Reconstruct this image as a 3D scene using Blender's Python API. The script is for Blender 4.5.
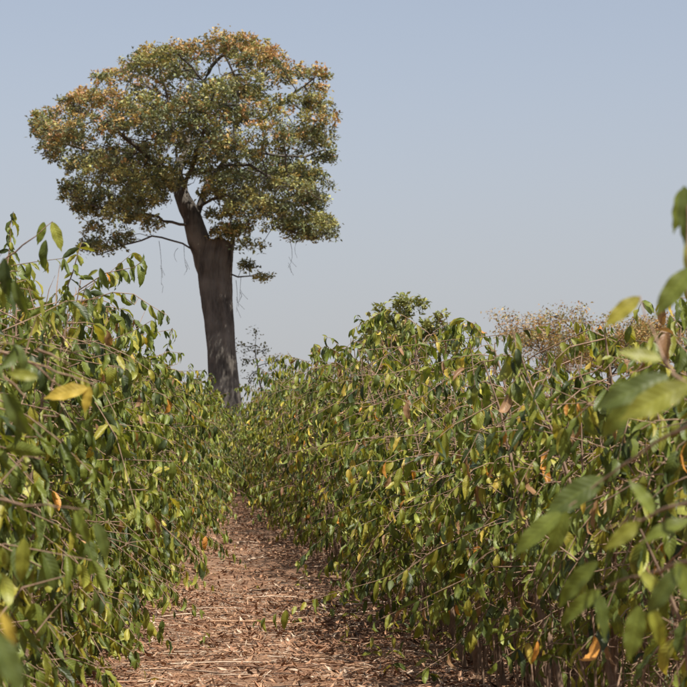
import bpy, math, random
import numpy as np
from mathutils import Vector, Matrix, Euler

for o in list(bpy.data.objects): bpy.data.objects.remove(o)
scene = bpy.context.scene
col = scene.collection
R = math.radians

# ------------------------------------------------------------ camera
RES = 687.0; FPX = 1948.0; CX = CY = RES/2
cam_data = bpy.data.cameras.new('camera')
cam = bpy.data.objects.new('camera', cam_data); col.objects.link(cam)
CAM_POS = Vector((0, 0, 1.5))
cam.location = CAM_POS
cam.rotation_euler = (R(90+3.72), 0, R(-3.48))
cam_data.sensor_width = 36; cam_data.lens = 36*FPX/RES
cam_data.clip_start = 0.05; cam_data.clip_end = 8000
cam_data.dof.use_dof = True
cam_data.dof.focus_distance = 17.0
cam_data.dof.aperture_fstop = 8.0
scene.camera = cam
scene.render.resolution_x = scene.render.resolution_y = 1024
CAM_M = Euler(cam.rotation_euler).to_matrix()
CAM_NP = np.array(CAM_M)

# ------------------------------------------------------------ sky, sun, exposure
SUN_EL, SUN_AZ = 60.0, 143.0          # azimuth clockwise from +Y (view direction): right and behind
world = bpy.data.worlds.new('World'); scene.world = world; world.use_nodes = True
nt = world.node_tree; nt.nodes.clear()
sky = nt.nodes.new('ShaderNodeTexSky'); sky.sky_type = 'NISHITA'; sky.sun_disc = False
sky.sun_elevation = R(SUN_EL); sky.sun_rotation = R(SUN_AZ)
sky.altitude = 900; sky.air_density = 1.0; sky.dust_density = 3.0; sky.ozone_density = 1.6
hs = nt.nodes.new('ShaderNodeHueSaturation'); hs.inputs['Saturation'].default_value = 0.62
# dry-season dust: an even pale veil over the whole dome
veil = nt.nodes.new('ShaderNodeMixRGB'); veil.inputs[0].default_value = 0.33
veil.inputs[2].default_value = (4.3, 4.9, 5.9, 1)
bg = nt.nodes.new('ShaderNodeBackground'); bg.inputs['Strength'].default_value = 0.087
wo = nt.nodes.new('ShaderNodeOutputWorld')
nt.links.new(sky.outputs[0], hs.inputs['Color']); nt.links.new(hs.outputs[0], veil.inputs[1])
# grey dust layer hugging the horizon all the way round
wtc = nt.nodes.new('ShaderNodeTexCoord'); wsx = nt.nodes.new('ShaderNodeSeparateXYZ'); wmr = nt.nodes.new('ShaderNodeMapRange'); wmr.interpolation_type = 'SMOOTHSTEP'
wmr.inputs[1].default_value = 0.0; wmr.inputs[2].default_value = 0.27; wmr.inputs[3].default_value = 0.95; wmr.inputs[4].default_value = 0.0
dust = nt.nodes.new('ShaderNodeMixRGB'); dust.inputs[2].default_value = (3.92, 3.95, 4.05, 1)
nt.links.new(wtc.outputs['Generated'], wsx.inputs[0]); nt.links.new(wsx.outputs[2], wmr.inputs[0])
nt.links.new(wmr.outputs[0], dust.inputs[0]); nt.links.new(veil.outputs[0], dust.inputs[1])
nt.links.new(dust.outputs[0], bg.inputs['Color']); nt.links.new(bg.outputs[0], wo.inputs[0])

sd = bpy.data.lights.new('sun', 'SUN'); sd.energy = 5.0; sd.angle = R(0.55); sd.color = (1.0, 0.93, 0.82)
sun = bpy.data.objects.new('sun', sd); col.objects.link(sun)
S = Vector((math.sin(R(SUN_AZ))*math.cos(R(SUN_EL)), math.cos(R(SUN_AZ))*math.cos(R(SUN_EL)), math.sin(R(SUN_EL))))
sun.rotation_euler = S.to_track_quat('Z', 'Y').to_euler(); sun.location = (20, -20, 40)
vs = scene.view_settings
vs.view_transform = 'Standard'; vs.look = 'None'; vs.exposure = 0.55; vs.gamma = 1.0; vs.use_curve_mapping = False
scene.render.engine = 'CYCLES'
scene.cycles.max_bounces = 8; scene.cycles.transparent_max_bounces = 8

# ------------------------------------------------------------ helpers
def at(px, py, D):
    """world point at forward distance y=D on the ray through a pixel of the photograph"""
    v = CAM_M @ Vector(((px-CX)/FPX, -(py-CY)/FPX, -1.0))
    return CAM_POS + v*(D/v.y)

def project(P):
    q = (np.asarray(P)-np.array(CAM_POS)) @ CAM_NP
    d = -q[:, 2]
    return CX+q[:, 0]/d*FPX, CY-q[:, 1]/d*FPX, d

def sstep(a, b, x):
    t = np.clip((x-a)/(b-a), 0, 1); return t*t*(3-2*t)

def ground_z(x, y):
    x = np.asarray(x, float); y = np.asarray(y, float)
    rise = np.where(y < 12, 0, 0.0215*(y-12)*sstep(12, 24, y))
    rise = np.minimum(rise, 1.15+0.0*y)
    n = (0.018*np.sin(x*3.1+y*1.7)+0.014*np.sin(x*6.3-y*4.1+1.3)+0.012*np.sin(y*9.1+x*2.2))
    near = 1-sstep(60, 90, np.abs(y))
    return rise + n*near

def nrm(a):
    return a/np.maximum(np.linalg.norm(a, axis=-1, keepdims=True), 1e-9)

def mesh_np(name, V, F, mat, smooth=True, tint=None, luv=None):
    """V (n,3); F list of (m,k) int arrays"""
    me = bpy.data.meshes.new(name)
    me.vertices.add(len(V)); me.vertices.foreach_set('co', np.ascontiguousarray(V, dtype=np.float32).ravel())
    loops = np.concatenate([f.ravel() for f in F]).astype(np.int32)
    counts = np.concatenate([np.full(len(f), f.shape[1]) for f in F]).astype(np.int32)
    starts = np.concatenate([[0], np.cumsum(counts)[:-1]]).astype(np.int32)
    me.loops.add(len(loops)); me.loops.foreach_set('vertex_index', loops)
    me.polygons.add(len(counts)); me.polygons.foreach_set('loop_start', starts)
    me.polygons.foreach_set('loop_total', counts)
    if tint is not None:
        a = me.attributes.new('tint', 'FLOAT_COLOR', 'POINT')
        c = np.ones((len(V), 4), np.float32); c[:, :3] = tint; a.data.foreach_set('color', c.ravel())
    if luv is not None:
        a = me.attributes.new('luv', 'FLOAT_VECTOR', 'POINT')
        c = np.zeros((len(V), 3), np.float32); c[:, :luv.shape[1]] = luv; a.data.foreach_set('vector', c.ravel())
    me.polygons.foreach_set('use_smooth', np.full(len(counts), smooth))
    me.materials.append(mat)
    me.update(calc_edges=True); me.validate()
    return me

def link(name, data, parent=None, loc=(0, 0, 0), rot=None):
    o = bpy.data.objects.new(name, data); col.objects.link(o)
    o.location = loc
    if rot is not None: o.rotation_euler = rot
    if parent is not None: o.parent = parent
    return o

def tag(o, label=None, cat=None, group=None, kind=None):
    if label: o['label'] = label
    if cat: o['category'] = cat
    if group: o['group'] = group
    if kind: o['kind'] = kind
    return o

def copy_tree(o, parent=None):
    c = o.copy(); col.objects.link(c); c.parent = parent
    for ch in o.children: copy_tree(ch, c)
    return c

def tubes(paths, sides=4):
    """paths: list of (pts (k,3), radii (k,)) -> V, F"""
    V, F, off = [], [], 0
    ang = np.arange(sides)/sides*2*np.pi
    ca, sa = np.cos(ang), np.sin(ang)
    for pts, rad in paths:
        pts = np.asarray(pts, float); k = len(pts)
        t = np.gradient(pts, axis=0); t = nrm(t)
        ref = np.where(np.abs(t[:, 2:3]) > 0.9, np.array([[1., 0, 0]]), np.array([[0, 0, 1.]]))
        a = nrm(np.cross(t, ref)); b = np.cross(t, a)
        ring = pts[:, None] + np.asarray(rad)[:, None, None]*(ca[None, :, None]*a[:, None]+sa[None, :, None]*b[:, None])
        V.append(ring.reshape(-1, 3))
        i = np.arange(k-1)[:, None]*sides; j = np.arange(sides)[None]; j2 = (j+1) % sides
        q = np.stack([i+j, i+j2, i+sides+j2, i+sides+j], -1).reshape(-1, 4)+off
        F.append(q); off += k*sides
    return np.concatenate(V), [np.concatenate(F)]

# ------------------------------------------------------------ materials
def new_mat(name):
    m = bpy.data.materials.new(name); m.use_nodes = True
    n = m.node_tree; n.nodes.clear()
    out = n.nodes.new('ShaderNodeOutputMaterial')
    return m, n, out

def leaf_material(name, translucency=0.28, rough=0.47, spec=0.42, veins=True, back=1.25):
    m, n, out = new_mat(name)
    N, L = n.nodes, n.links
    att = N.new('ShaderNodeAttribute'); att.attribute_name = 'tint'
    uv = N.new('ShaderNodeAttribute'); uv.attribute_name = 'luv'
    geo = N.new('ShaderNodeNewGeometry')
    # blotchy colour on each leaf
    tc = N.new('ShaderNodeTexCoord')
    no = N.new('ShaderNodeTexNoise'); no.inputs['Scale'].default_value = 22; no.inputs['Detail'].default_value = 2
    L.new(geo.outputs['Position'], no.inputs['Vector'])
    mr = N.new('ShaderNodeMapRange'); mr.inputs[1].default_value = .3; mr.inputs[2].default_value = .7
    mr.inputs[3].default_value = .8; mr.inputs[4].default_value = 1.18
    L.new(no.outputs[0], mr.inputs[0])
    mul = N.new('ShaderNodeVectorMath'); mul.operation = 'SCALE'
    L.new(att.outputs['Color'], mul.inputs[0]); L.new(mr.outputs[0], mul.inputs['Scale'])
    colr = mul.outputs[0]
    if veins:
        sep = N.new('ShaderNodeSeparateXYZ'); L.new(uv.outputs['Vector'], sep.inputs[0])
        ab = N.new('ShaderNodeMath'); ab.operation = 'ABSOLUTE'; L.new(sep.outputs[1], ab.inputs[0])
        # side veins run forward from the midrib
        a1 = N.new('ShaderNodeMath'); a1.operation = 'MULTIPLY_ADD'
        L.new(ab.outputs[0], a1.inputs[0]); a1.inputs[1].default_value = -0.16; L.new(sep.outputs[0], a1.inputs[2])
        a2 = N.new('ShaderNodeMath'); a2.operation = 'MULTIPLY'; L.new(a1.outputs[0], a2.inputs[0]); a2.inputs[1].default_value = 62
        sn = N.new('ShaderNodeMath'); sn.operation = 'SINE'; L.new(a2.outputs[0], sn.inputs[0])
        vn = N.new('ShaderNodeMapRange'); vn.inputs[1].default_value = .55; vn.inputs[2].default_value = 1
        L.new(sn.outputs[0], vn.inputs[0])
        rib = N.new('ShaderNodeMapRange'); rib.inputs[1].default_value = .10; rib.inputs[2].default_value = .03
        L.new(ab.outputs[0], rib.inputs[0])
        mx = N.new('ShaderNodeMath'); mx.operation = 'MAXIMUM'; L.new(rib.outputs[0], mx.inputs[0])
        vh = N.new('ShaderNodeMath'); vh.operation = 'MULTIPLY'; L.new(vn.outputs[0], vh.inputs[0]); vh.inputs[1].default_value = .22
        L.new(vh.outputs[0], mx.inputs[1])
        mixc = N.new('ShaderNodeMixRGB'); mixc.blend_type = 'MIX'
        fm = N.new('ShaderNodeMath'); fm.operation = 'MULTIPLY'; L.new(mx.outputs[0], fm.inputs[0]); fm.inputs[1].default_value = .5
        br = N.new('ShaderNodeVectorMath'); br.operation = 'MULTIPLY_ADD'
        L.new(colr, br.inputs[0]); br.inputs[1].default_value = (1.5, 1.5, 1.4); br.inputs[2].default_value = (.035, .035, .008)
        L.new(fm.outputs[0], mixc.inputs[0]); L.new(colr, mixc.inputs[1]); L.new(br.outputs[0], mixc.inputs[2])
        colr = mixc.outputs[0]
        bump = N.new('ShaderNodeBump'); bump.inputs['Strength'].default_value = .11; bump.inputs['Distance'].default_value = .004
        L.new(sn.outputs[0], bump.inputs['Height'])
    # paler leaf underside
    bk = N.new('ShaderNodeVectorMath'); bk.operation = 'MULTIPLY_ADD'
    L.new(colr, bk.inputs[0]); bk.inputs[1].default_value = (back, back, back*1.05); bk.inputs[2].default_value = (.018, .02, .012)
    sd_ = N.new('ShaderNodeMixRGB'); L.new(geo.outputs['Backfacing'], sd_.inputs[0]); L.new(colr, sd_.inputs[1]); L.new(bk.outputs[0], sd_.inputs[2])
    p = N.new('ShaderNodeBsdfPrincipled'); L.new(sd_.outputs[0], p.inputs['Base Color'])
    p.inputs['Roughness'].default_value = rough; p.inputs['Specular IOR Level'].default_value = spec
    tr = N.new('ShaderNodeBsdfTranslucent')
    tcg = N.new('ShaderNodeVectorMath'); tcg.operation = 'MULTIPLY'; L.new(colr, tcg.inputs[0]); tcg.inputs[1].default_value = (1.9, 1.75, .8) if veins else (1.4, 1.4, .9)
    L.new(tcg.outputs[0], tr.inputs['Color'])
    mix = N.new('ShaderNodeMixShader'); mix.inputs[0].default_value = translucency
    L.new(p.outputs[0], mix.inputs[1]); L.new(tr.outputs[0], mix.inputs[2])
    if veins: L.new(bump.outputs[0], p.inputs['Normal'])
    L.new(mix.outputs[0], out.inputs[0])
    return m

def rough_material(name, c1, c2, scale=20, bump=.4, dist=.01, stretch=(1, 1, 1), rough=.9, detail=5, c3=None):
    m, n, out = new_mat(name); N, L = n.nodes, n.links
    tc = N.new('ShaderNodeTexCoord'); mp = N.new('ShaderNodeMapping'); mp.inputs['Scale'].default_value = stretch
    L.new(tc.outputs['Object'], mp.inputs[0])
    no = N.new('ShaderNodeTexNoise'); no.inputs['Scale'].default_value = scale; no.inputs['Detail'].default_value = detail
    no.inputs['Roughness'].default_value = .65
    L.new(mp.outputs[0], no.inputs['Vector'])
    cr = N.new('ShaderNodeValToRGB'); cr.color_ramp.elements[0].position = .32; cr.color_ramp.elements[1].position = .68
    cr.color_ramp.elements[0].color = (*c1, 1); cr.color_ramp.elements[1].color = (*c2, 1)
    L.new(no.outputs[0], cr.inputs[0]); cc = cr.outputs[0]
    if c3:
        n2 = N.new('ShaderNodeTexNoise'); n2.inputs['Scale'].default_value = scale*.18; n2.inputs['Detail'].default_value = 3
        L.new(tc.outputs['Object'], n2.inputs['Vector'])
        r2 = N.new('ShaderNodeMapRange'); r2.inputs[1].default_value = .5; r2.inputs[2].default_value = .68; L.new(n2.outputs[0], r2.inputs[0])
        mm = N.new('ShaderNodeMixRGB'); L.new(r2.outputs[0], mm.inputs[0]); L.new(cc, mm.inputs[1]); mm.inputs[2].default_value = (*c3, 1); cc = mm.outputs[0]
    p = N.new('ShaderNodeBsdfPrincipled'); p.inputs['Roughness'].default_value = rough; p.inputs['Specular IOR Level'].default_value = .2
    L.new(cc, p.inputs['Base Color'])
    b = N.new('ShaderNodeBump'); b.inputs['Strength'].default_value = bump; b.inputs['Distance'].default_value = dist
    L.new(no.outputs[0], b.inputs['Height']); L.new(b.outputs[0], p.inputs['Normal'])
    L.new(p.outputs[0], out.inputs[0])
    return m

def tint_material(name, rough=.85):
    m, n, out = new_mat(name); N, L = n.nodes, n.links
    att = N.new('ShaderNodeAttribute'); att.attribute_name = 'tint'
    geo = N.new('ShaderNodeNewGeometry')
    no = N.new('ShaderNodeTexNoise'); no.inputs['Scale'].default_value = 60; no.inputs['Detail'].default_value = 3
    L.new(geo.outputs['Position'], no.inputs['Vector'])
    mr = N.new('ShaderNodeMapRange'); mr.inputs[1].default_value = .3; mr.inputs[2].default_value = .7; mr.inputs[3].default_value = .7; mr.inputs[4].default_value = 1.2
    L.new(no.outputs[0], mr.inputs[0])
    s = N.new('ShaderNodeVectorMath'); s.operation = 'SCALE'; L.new(att.outputs['Color'], s.inputs[0]); L.new(mr.outputs[0], s.inputs['Scale'])
    p = N.new('ShaderNodeBsdfPrincipled'); p.inputs['Roughness'].default_value = rough; p.inputs['Specular IOR Level'].default_value = .25
    L.new(s.outputs[0], p.inputs['Base Color']); L.new(p.outputs[0], out.inputs[0])
    return m

M_LEAF = leaf_material('coffee_leaf')
M_TREE_LEAF = leaf_material('tree_leaf', translucency=.16, rough=.55, spec=.3, veins=False, back=1.15)
M_STEM = rough_material('coffee_stem', (.13, .085, .055), (.30, .21, .15), scale=35, stretch=(1, 1, .25))
M_TWIG = rough_material('dry_twig', (.17, .105, .07), (.36, .25, .175), scale=18)
M_BARK = rough_material('bark', (.036, .033, .030), (.165, .148, .130), scale=4.2, bump=1.0, dist=.16, stretch=(1.6, 1.6, .32), detail=8, c3=(.19, .175, .155))
M_LIMB = rough_material('limb_bark', (.045, .04, .035), (.13, .115, .10), scale=6, bump=.6, dist=.03, stretch=(1, 1, .5))
M_SOIL = rough_material('soil', (.13, .072, .046), (.29, .17, .105), scale=9, bump=.8, dist=.03, detail=8, c3=(.22, .14, .095))
M_LITTER = tint_material('dry_litter')
# ------------------------------------------------------------ ground
def make_ground():
    def axis(dense0, dense1, step, far):
        a = list(np.arange(dense0, dense1+1e-6, step)); s = step; lo = a[0]; hi = a[-1]; L, H = [], []
        while hi < far: s *= 1.28; hi += s; H.append(hi)
        s = step
        while lo > -far: s *= 1.28; lo -= s; L.append(lo)
        return np.array(L[::-1]+a+H)
    xs = axis(-4, 6, .2, 3000); ys = axis(0, 62, .25, 4000)
    X, Y = np.meshgrid(xs, ys)
    Z = ground_z(X, Y)
    rg = np.random.default_rng(3)
    Z = Z + rg.normal(0, .008, Z.shape)*((np.abs(X) < 6) & (Y < 62) & (Y > 0))
    V = np.stack([X, Y, Z], -1).reshape(-1, 3)
    nx = len(xs); i = np.arange(len(ys)-1)[:, None]*nx; j = np.arange(nx-1)[None]
    F = np.stack([i+j, i+j+1, i+nx+j+1, i+nx+j], -1).reshape(-1, 4)
    o = link('ground', mesh_np('ground', V, [F], M_SOIL))
    tag(o, 'brown plantation soil running under the coffee rows', kind='structure')
make_ground()

# ------------------------------------------------------------ leaf shapes
def leaf_template(rng, nu, nv, width=.2, fold=.4, curl=.8, wave=.02, twist=0., side=0., tip=1.0):
    """leaf of length 1 along +Y, blade in XY, upper side +Z"""
    t = np.linspace(0, 1, nu); s = np.linspace(-1, 1, nv)
    w = width*np.clip(np.sin(np.pi*np.clip(t, 0, 1)**.86), 0, 1)**.75*(1-.22*t)
    w = np.where(t > .86, w*.62*tip, w); w[0] = .014; w[-1] = .004
    ang = -curl*(t**1.4); ds = 1/(nu-1)
    py = np.concatenate([[0], np.cumsum(np.cos((ang[1:]+ang[:-1])/2))*ds])
    pz = np.concatenate([[0], np.cumsum(np.sin((ang[1:]+ang[:-1])/2))*ds])
    px = side*t**2
    ny, nz = -np.sin(ang), np.cos(ang)
    f = fold*np.ones(nu)*(1-.25*t)
    ph = rng.uniform(0, 6.28, 2)
    V = np.zeros((nu, nv, 3))
    for k, sv in enumerate(s):
        tw = twist*t
        a = np.abs(sv)
        lx = sv*w*np.cos(f)
        lz = a*w*np.sin(f) + wave*a*np.sin(t*19+ph[0 if sv < 0 else 1])*np.sin(np.pi*t)
        X = lx*np.cos(tw)-lz*np.sin(tw); Zl = lx*np.sin(tw)+lz*np.cos(tw)
        V[:, k, 0] = px+X; V[:, k, 1] = py+Zl*ny; V[:, k, 2] = pz+Zl*nz
    i = np.arange(nu-1)[:, None]*nv; j = np.arange(nv-1)[None]
    F = np.stack([i+j, i+j+1, i+nv+j+1, i+nv+j], -1).reshape(-1, 4)
    luv = np.stack(np.meshgrid(t, s, indexing='ij'), -1).reshape(-1, 2)
    return V.reshape(-1, 3), F, luv

rt = np.random.default_rng(11)
PARAMS = []
for k in range(14):
    PARAMS.append(dict(width=rt.uniform(.175, .245), fold=rt.uniform(.1, .95), curl=rt.uniform(.1, 1.8), wave=rt.uniform(.015, .05),
                       twist=rt.normal(0, .65), side=rt.normal(0, .12)))
NS = len(PARAMS)
T_HI = [leaf_template(np.random.default_rng(100+k), 11, 5, **p) for k, p in enumerate(PARAMS)]
T_LO = [leaf_template(np.random.default_rng(100+k), 5, 3, **p) for k, p in enumerate(PARAMS)]

def frames(Dv, Nv):
    y = nrm(Dv); x = nrm(np.cross(y, Nv)); z = np.cross(x, y)
    return np.stack([x, y, z], -1)      # columns

def leaf_batch(name, P, Dv, Nv, Ln, shp, tint, templates, mat):
    Vs, Fs, Ts, Us, off = [], [], [], [], 0
    Fr = frames(Dv, Nv)
    for s in range(len(templates)):
        idx = np.where(shp == s)[0]
        if not len(idx): continue
        tv, tf, tu = templates[s]; k = len(tv)
        V = np.einsum('nij,kj->nki', Fr[idx], tv)*Ln[idx][:, None, None]+P[idx][:, None]
        Vs.append(V.reshape(-1, 3)); Ts.append(np.repeat(tint[idx], k, 0)); Us.append(np.tile(tu, (len(idx), 1)))
        Fs.append((tf[None]+(np.arange(len(idx))*k)[:, None, None]+off).reshape(-1, 4)); off += k*len(idx)
    return mesh_np(name, np.concatenate(Vs), [np.concatenate(Fs)], mat, True, np.concatenate(Ts), np.concatenate(Us))

# natural leaf colours, with weights for the two rows
PAL = np.array([(.130, .160, .024), (.080, .106, .021), (.038, .056, .015), (.200, .210, .029), (.285, .262, .038), (.44, .33, .055), (.48, .22, .04), (.25, .14, .07)])
W_GREEN = np.array([.32, .22, .14, .20, .085, .015, .006, .012])
W_DRY = np.array([.29, .20, .12, .21, .11, .02, .008, .035])
W_GREEN = W_GREEN/W_GREEN.sum(); W_DRY = W_DRY/W_DRY.sum()

# shared meshes for the leaves that are objects of their own: shape x colour
LEAF_MESH = {}
def leaf_mesh(s, c):
    if (s, c) not in LEAF_MESH:
        v, f, u = T_HI[s]
        LEAF_MESH[(s, c)] = mesh_np('leaf', v, [f], M_LEAF, True, np.tile(PAL[c], (len(v), 1)), u)
    return LEAF_MESH[(s, c)]

# ------------------------------------------------------------ coffee bush
def profile(u, skirt):
    return np.interp(u, [0, .1, .25, .45, .65, .82, .94, 1.0], [skirt*.8, skirt, .93, 1.0, .97, .86, .66, .36])

def gen_bush(seed, h, rad, skirt=.75, low=.12, nstem=5, nlat=24, dry=False, bare=.12, nshoot=3, rad_in=None, side=0, lowd=.2, floor=.08, xlim=None):
    """returns dict of stems, twigs (paths) and leaf arrays, local to the bush base.
    side=+1/-1: that x side uses rad_in (reach into the path)"""
    g = np.random.default_rng(seed)
    stems, twigs = [], []
    P, D, Nn, L, Sh, C = [], [], [], [], [], []
    W = W_DRY if dry else W_GREEN
    lump = g.uniform(.82, 1.15, 12); lumpz = g.uniform(.66, 1.25, (9, 6)); dens = np.clip(g.normal(.72, .50, (8, 7)), .0, 1.1)
    def reach(ang, u):
        r = rad*profile(u, skirt)
        if rad_in is not None:
            k = max(0, math.cos(ang)*side); r = r*(1+(rad_in/rad-1)*k)
        a = (ang/(2*math.pi)) % 1*12
        k9 = int((ang/(2*math.pi)) % 1*9); return r*(lump[int(a)]*(1-a % 1)+lump[(int(a)+1) % 12]*(a % 1))*lumpz[k9, min(5, int(u*6))]
    def add_leaf(p, out, droop, size, up=.6):
        out = out+g.normal(0, .35, 3)
        d = np.array([out[0], out[1], out[2]-droop]); d /= np.linalg.norm(d)+1e-9
        n = np.array([out[0]*.6, out[1]*.6, up])+g.normal(0, .45, 3)
        P.append(p); D.append(d); Nn.append(n); L.append(size); Sh.append(g.integers(0, NS)); C.append(g.choice(8, p=W))
    for i in range(nstem):
        a0 = 2*math.pi*(i+g.uniform(-.3, .3))/nstem
        b = np.array([math.cos(a0), math.sin(a0), 0])*(g.uniform(.05, .20) if not dry else g.uniform(.08, .42))
        hs_ = h*g.uniform(.68, .93); lean = g.uniform(.02, .16)*rad*2
        tt = np.linspace(0, 1, 9)
        wob = np.cumsum(g.normal(0, .018, (9, 2)), 0)
        sp = np.stack([b[0]*(1+lean*3*tt)+wob[:, 0]+math.cos(a0)*lean*tt**1.5, b[1]*(1+lean*3*tt)+wob[:, 1]+math.sin(a0)*lean*tt**1.5, hs_*tt-.03], -1)
        stems.append((sp, .022*(1-.9*tt)*g.uniform(.8, 1.25)+.0015))
        for j in range(nlat):
            u = low+(1-low)*((j+g.uniform(0, 1))/nlat)**.9
            k = min(u*8, 7.999); q = sp[int(k)]*(1-k % 1)+sp[int(k)+1]*(k % 1)
            zz = u*hs_/h
            ang = g.uniform(0, 2*math.pi) if g.random() < .35 else a0+g.normal(0, .9)
            od = np.array([math.cos(ang), math.sin(ang), 0])
            tot = reach(ang, zz)
            lt = max(.12, tot-np.dot(q[:2], od[:2]))*g.uniform(.72, 1.08)
            rise = g.normal(.18, .34)*(1 if zz > .3 else .5)
            dn = dens[int((ang/(2*math.pi)) % 1*8), min(6, int(zz*7))]*(1 if zz > lowd else .45+.55*zz/lowd)
            isbare = zz < .66 and (g.random() < bare or g.random() > dn+.35)
            if isbare: lt *= .6; rise = min(rise, .15)
            if dry and q[2] < floor*1.3: lt *= g.uniform(.35, .75)
            m = 6; s = np.linspace(0, 1, m)
            drp = g.uniform(.1, .85)*lt
            lp = q+od*lt*s[:, None]*np.array([1, 1, 0])
            lp[:, 2] = q[2]+rise*lt*s-drp*s**2.3
            lp[:, :2] += np.outer(s**1.5, g.normal(0, .22*lt, 2))
            lp[1:] += g.normal(0, .022*lt, (m-1, 3))
            lp[:, 2] = np.maximum(lp[:, 2], .03 if not dry else floor*g.uniform(.45, .8))
            if xlim is not None:      # branches kept back along the path
                tipx = (lp[:, 0]*xlim[0]).max(); lim = xlim[1]*g.uniform(.8, 1.1)
                if tipx > lim:
                    q0 = lp[0, 0]*xlim[0]; k = max(.15, (lim-q0)/(tipx-q0+1e-6)); lp = lp[0]+(lp-lp[0])*np.array([k, 1, 1]); lt = lt*max(k, .4)
            twigs.append((lp, .0038*(1-.75*s)+.001))
            if isbare:
                # bare forked twig
                e = lp[3]; fk = e+(lp[5]-lp[3])*1.0+g.normal(0, .09, 3); fk[2] = np.clip(fk[2], .03, h*.85)
                twigs.append((np.array([e, (e+fk)/2+g.normal(0, .015, 3), fk]), np.array([.004, .003, .0015])))
                continue
            nn = max(3, int(lt*.75/.046))
            for v in np.linspace(.30, 1.0, nn):
                kk = min(v*(m-1), m-1.001); p = lp[int(kk)]*(1-kk % 1)+lp[int(kk)+1]*(kk % 1)
                ax = nrm(lp[min(int(kk)+1, m-1)]-lp[int(kk)]) if kk < m-1 else od
                sd2 = np.array([-ax[1], ax[0], 0])
                for sg in (-1, 1):
                    if g.random() > (.55+.40*dn if not dry else .42+.46*dn): continue
                    if p[2] < floor*g.uniform(.4, 1.3): continue
                    add_leaf(p, ax*g.uniform(.2, .9)+sd2*sg*g.uniform(.3, 1.0), g.uniform(.3, 2.3), (.065+.105*g.random())*(.8 if v > .9 else 1))
    # short dead twigs tangled through the canopy
    for i in range(120 if not dry else 190):
        u = g.uniform(.08, .80); ang = g.uniform(0, 6.28); r0 = reach(ang, u)*g.uniform(.35, .9)
        p = np.array([math.cos(ang)*r0, math.sin(ang)*r0, u*h]); d = g.normal(0, 1, 3); d[2] = abs(d[2])*.8; d /= np.linalg.norm(d)
        ln = g.uniform(.08, .30); mid = p+d*ln*.5+g.normal(0, .025, 3)
        twigs.append((np.array([p, mid, p+d*ln]), np.array([.003, .0024, .0012])*g.uniform(.8, 1.5)))
    # thin upright suckers, bare at the foot
    for i in range(16 if dry else 6):
        ang = g.uniform(0, 6.28); r0 = rad*g.uniform(.1, .62); hh = h*g.uniform(.3, .75); t5 = np.linspace(0, 1, 6)
        sp = np.stack([math.cos(ang)*r0*(1+.25*t5), math.sin(ang)*r0*(1+.25*t5), hh*t5-.02], -1); sp[1:] += np.cumsum(g.normal(0, .018, (5, 3)), 0)
        twigs.append((sp, (.0085*(1-.7*t5)+.0012)*g.uniform(.7, 1.2)))
    # upright shoots carrying wilted leaves above the canopy
    for i in range(nshoot):
        ang = g.uniform(0, 6.28); r0 = rad*g.uniform(.05, .5)
        b = np.array([math.cos(ang)*r0, math.sin(ang)*r0, h*g.uniform(.72, .86)])
        ln = h*g.uniform(.07, .17); s = np.linspace(0, 1, 5)
        sp = b+np.outer(s, [math.cos(ang)*.45*ln, math.sin(ang)*.45*ln, ln*.9])+np.cumsum(g.normal(0, .018, (5, 3)), 0)
        twigs.append((sp, .006*(1-.6*s)))
        for v in np.linspace(.1, 1, 8):
            kk = min(v*4, 3.999); p = sp[int(kk)]*(1-kk % 1)+sp[int(kk)+1]*(kk % 1)
            a = g.uniform(0, 6.28)
            for sg in (0, math.pi):
                add_leaf(p, np.array([math.cos(a+sg), math.sin(a+sg), .25]), g.uniform(.5, 1.9), g.uniform(.07, .13))
    return dict(stems=stems, twigs=twigs, P=np.array(P), D=np.array(D), N=np.array(Nn), L=np.array(L), S=np.array(Sh), C=np.array(C), g=g)

def tint_of(b, idx):
    g = np.random.default_rng(len(idx)+7)
    return PAL[b['C'][idx]]*g.uniform(.8, 1.22, (len(idx), 1))*g.uniform(.93, 1.07, (len(idx), 3))

def build_bush(b, loc, single, rotz=0):
    root = link('coffee_bush', None, loc=loc, rot=(0, 0, rotz)); root.empty_display_size = .2
    for st in b['stems']:
        v, f = tubes([st], 6); link('stem', mesh_np('stem', v, f, M_STEM), root)
    v, f = tubes(b['twigs'], 3); tag(link('twigs', mesh_np('twigs', v, f, M_TWIG), root), kind='stuff')
    msk = np.ones(len(b['P']), bool); msk[single] = False
    rest = np.where(msk)[0]
    me = leaf_batch('foliage', b['P'][rest], b['D'][rest], b['N'][rest], b['L'][rest], b['S'][rest], tint_of(b, rest), T_LO, M_LEAF)
    tag(link('foliage', me, root), kind='stuff')
    if len(single):
        Fr = frames(b['D'][single], b['N'][single])
        for k, i in enumerate(single):
            mw = Matrix(Fr[k].tolist()).to_4x4()
            mw = Matrix.Translation(b['P'][i]) @ mw @ Matrix.Scale(float(b['L'][i]), 4)
            o = bpy.data.objects.new('leaf', leaf_mesh(int(b['S'][i]), int(b['C'][i]))); col.objects.link(o)
            o.parent = root; o.matrix_basis = mw
    return root

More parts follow.
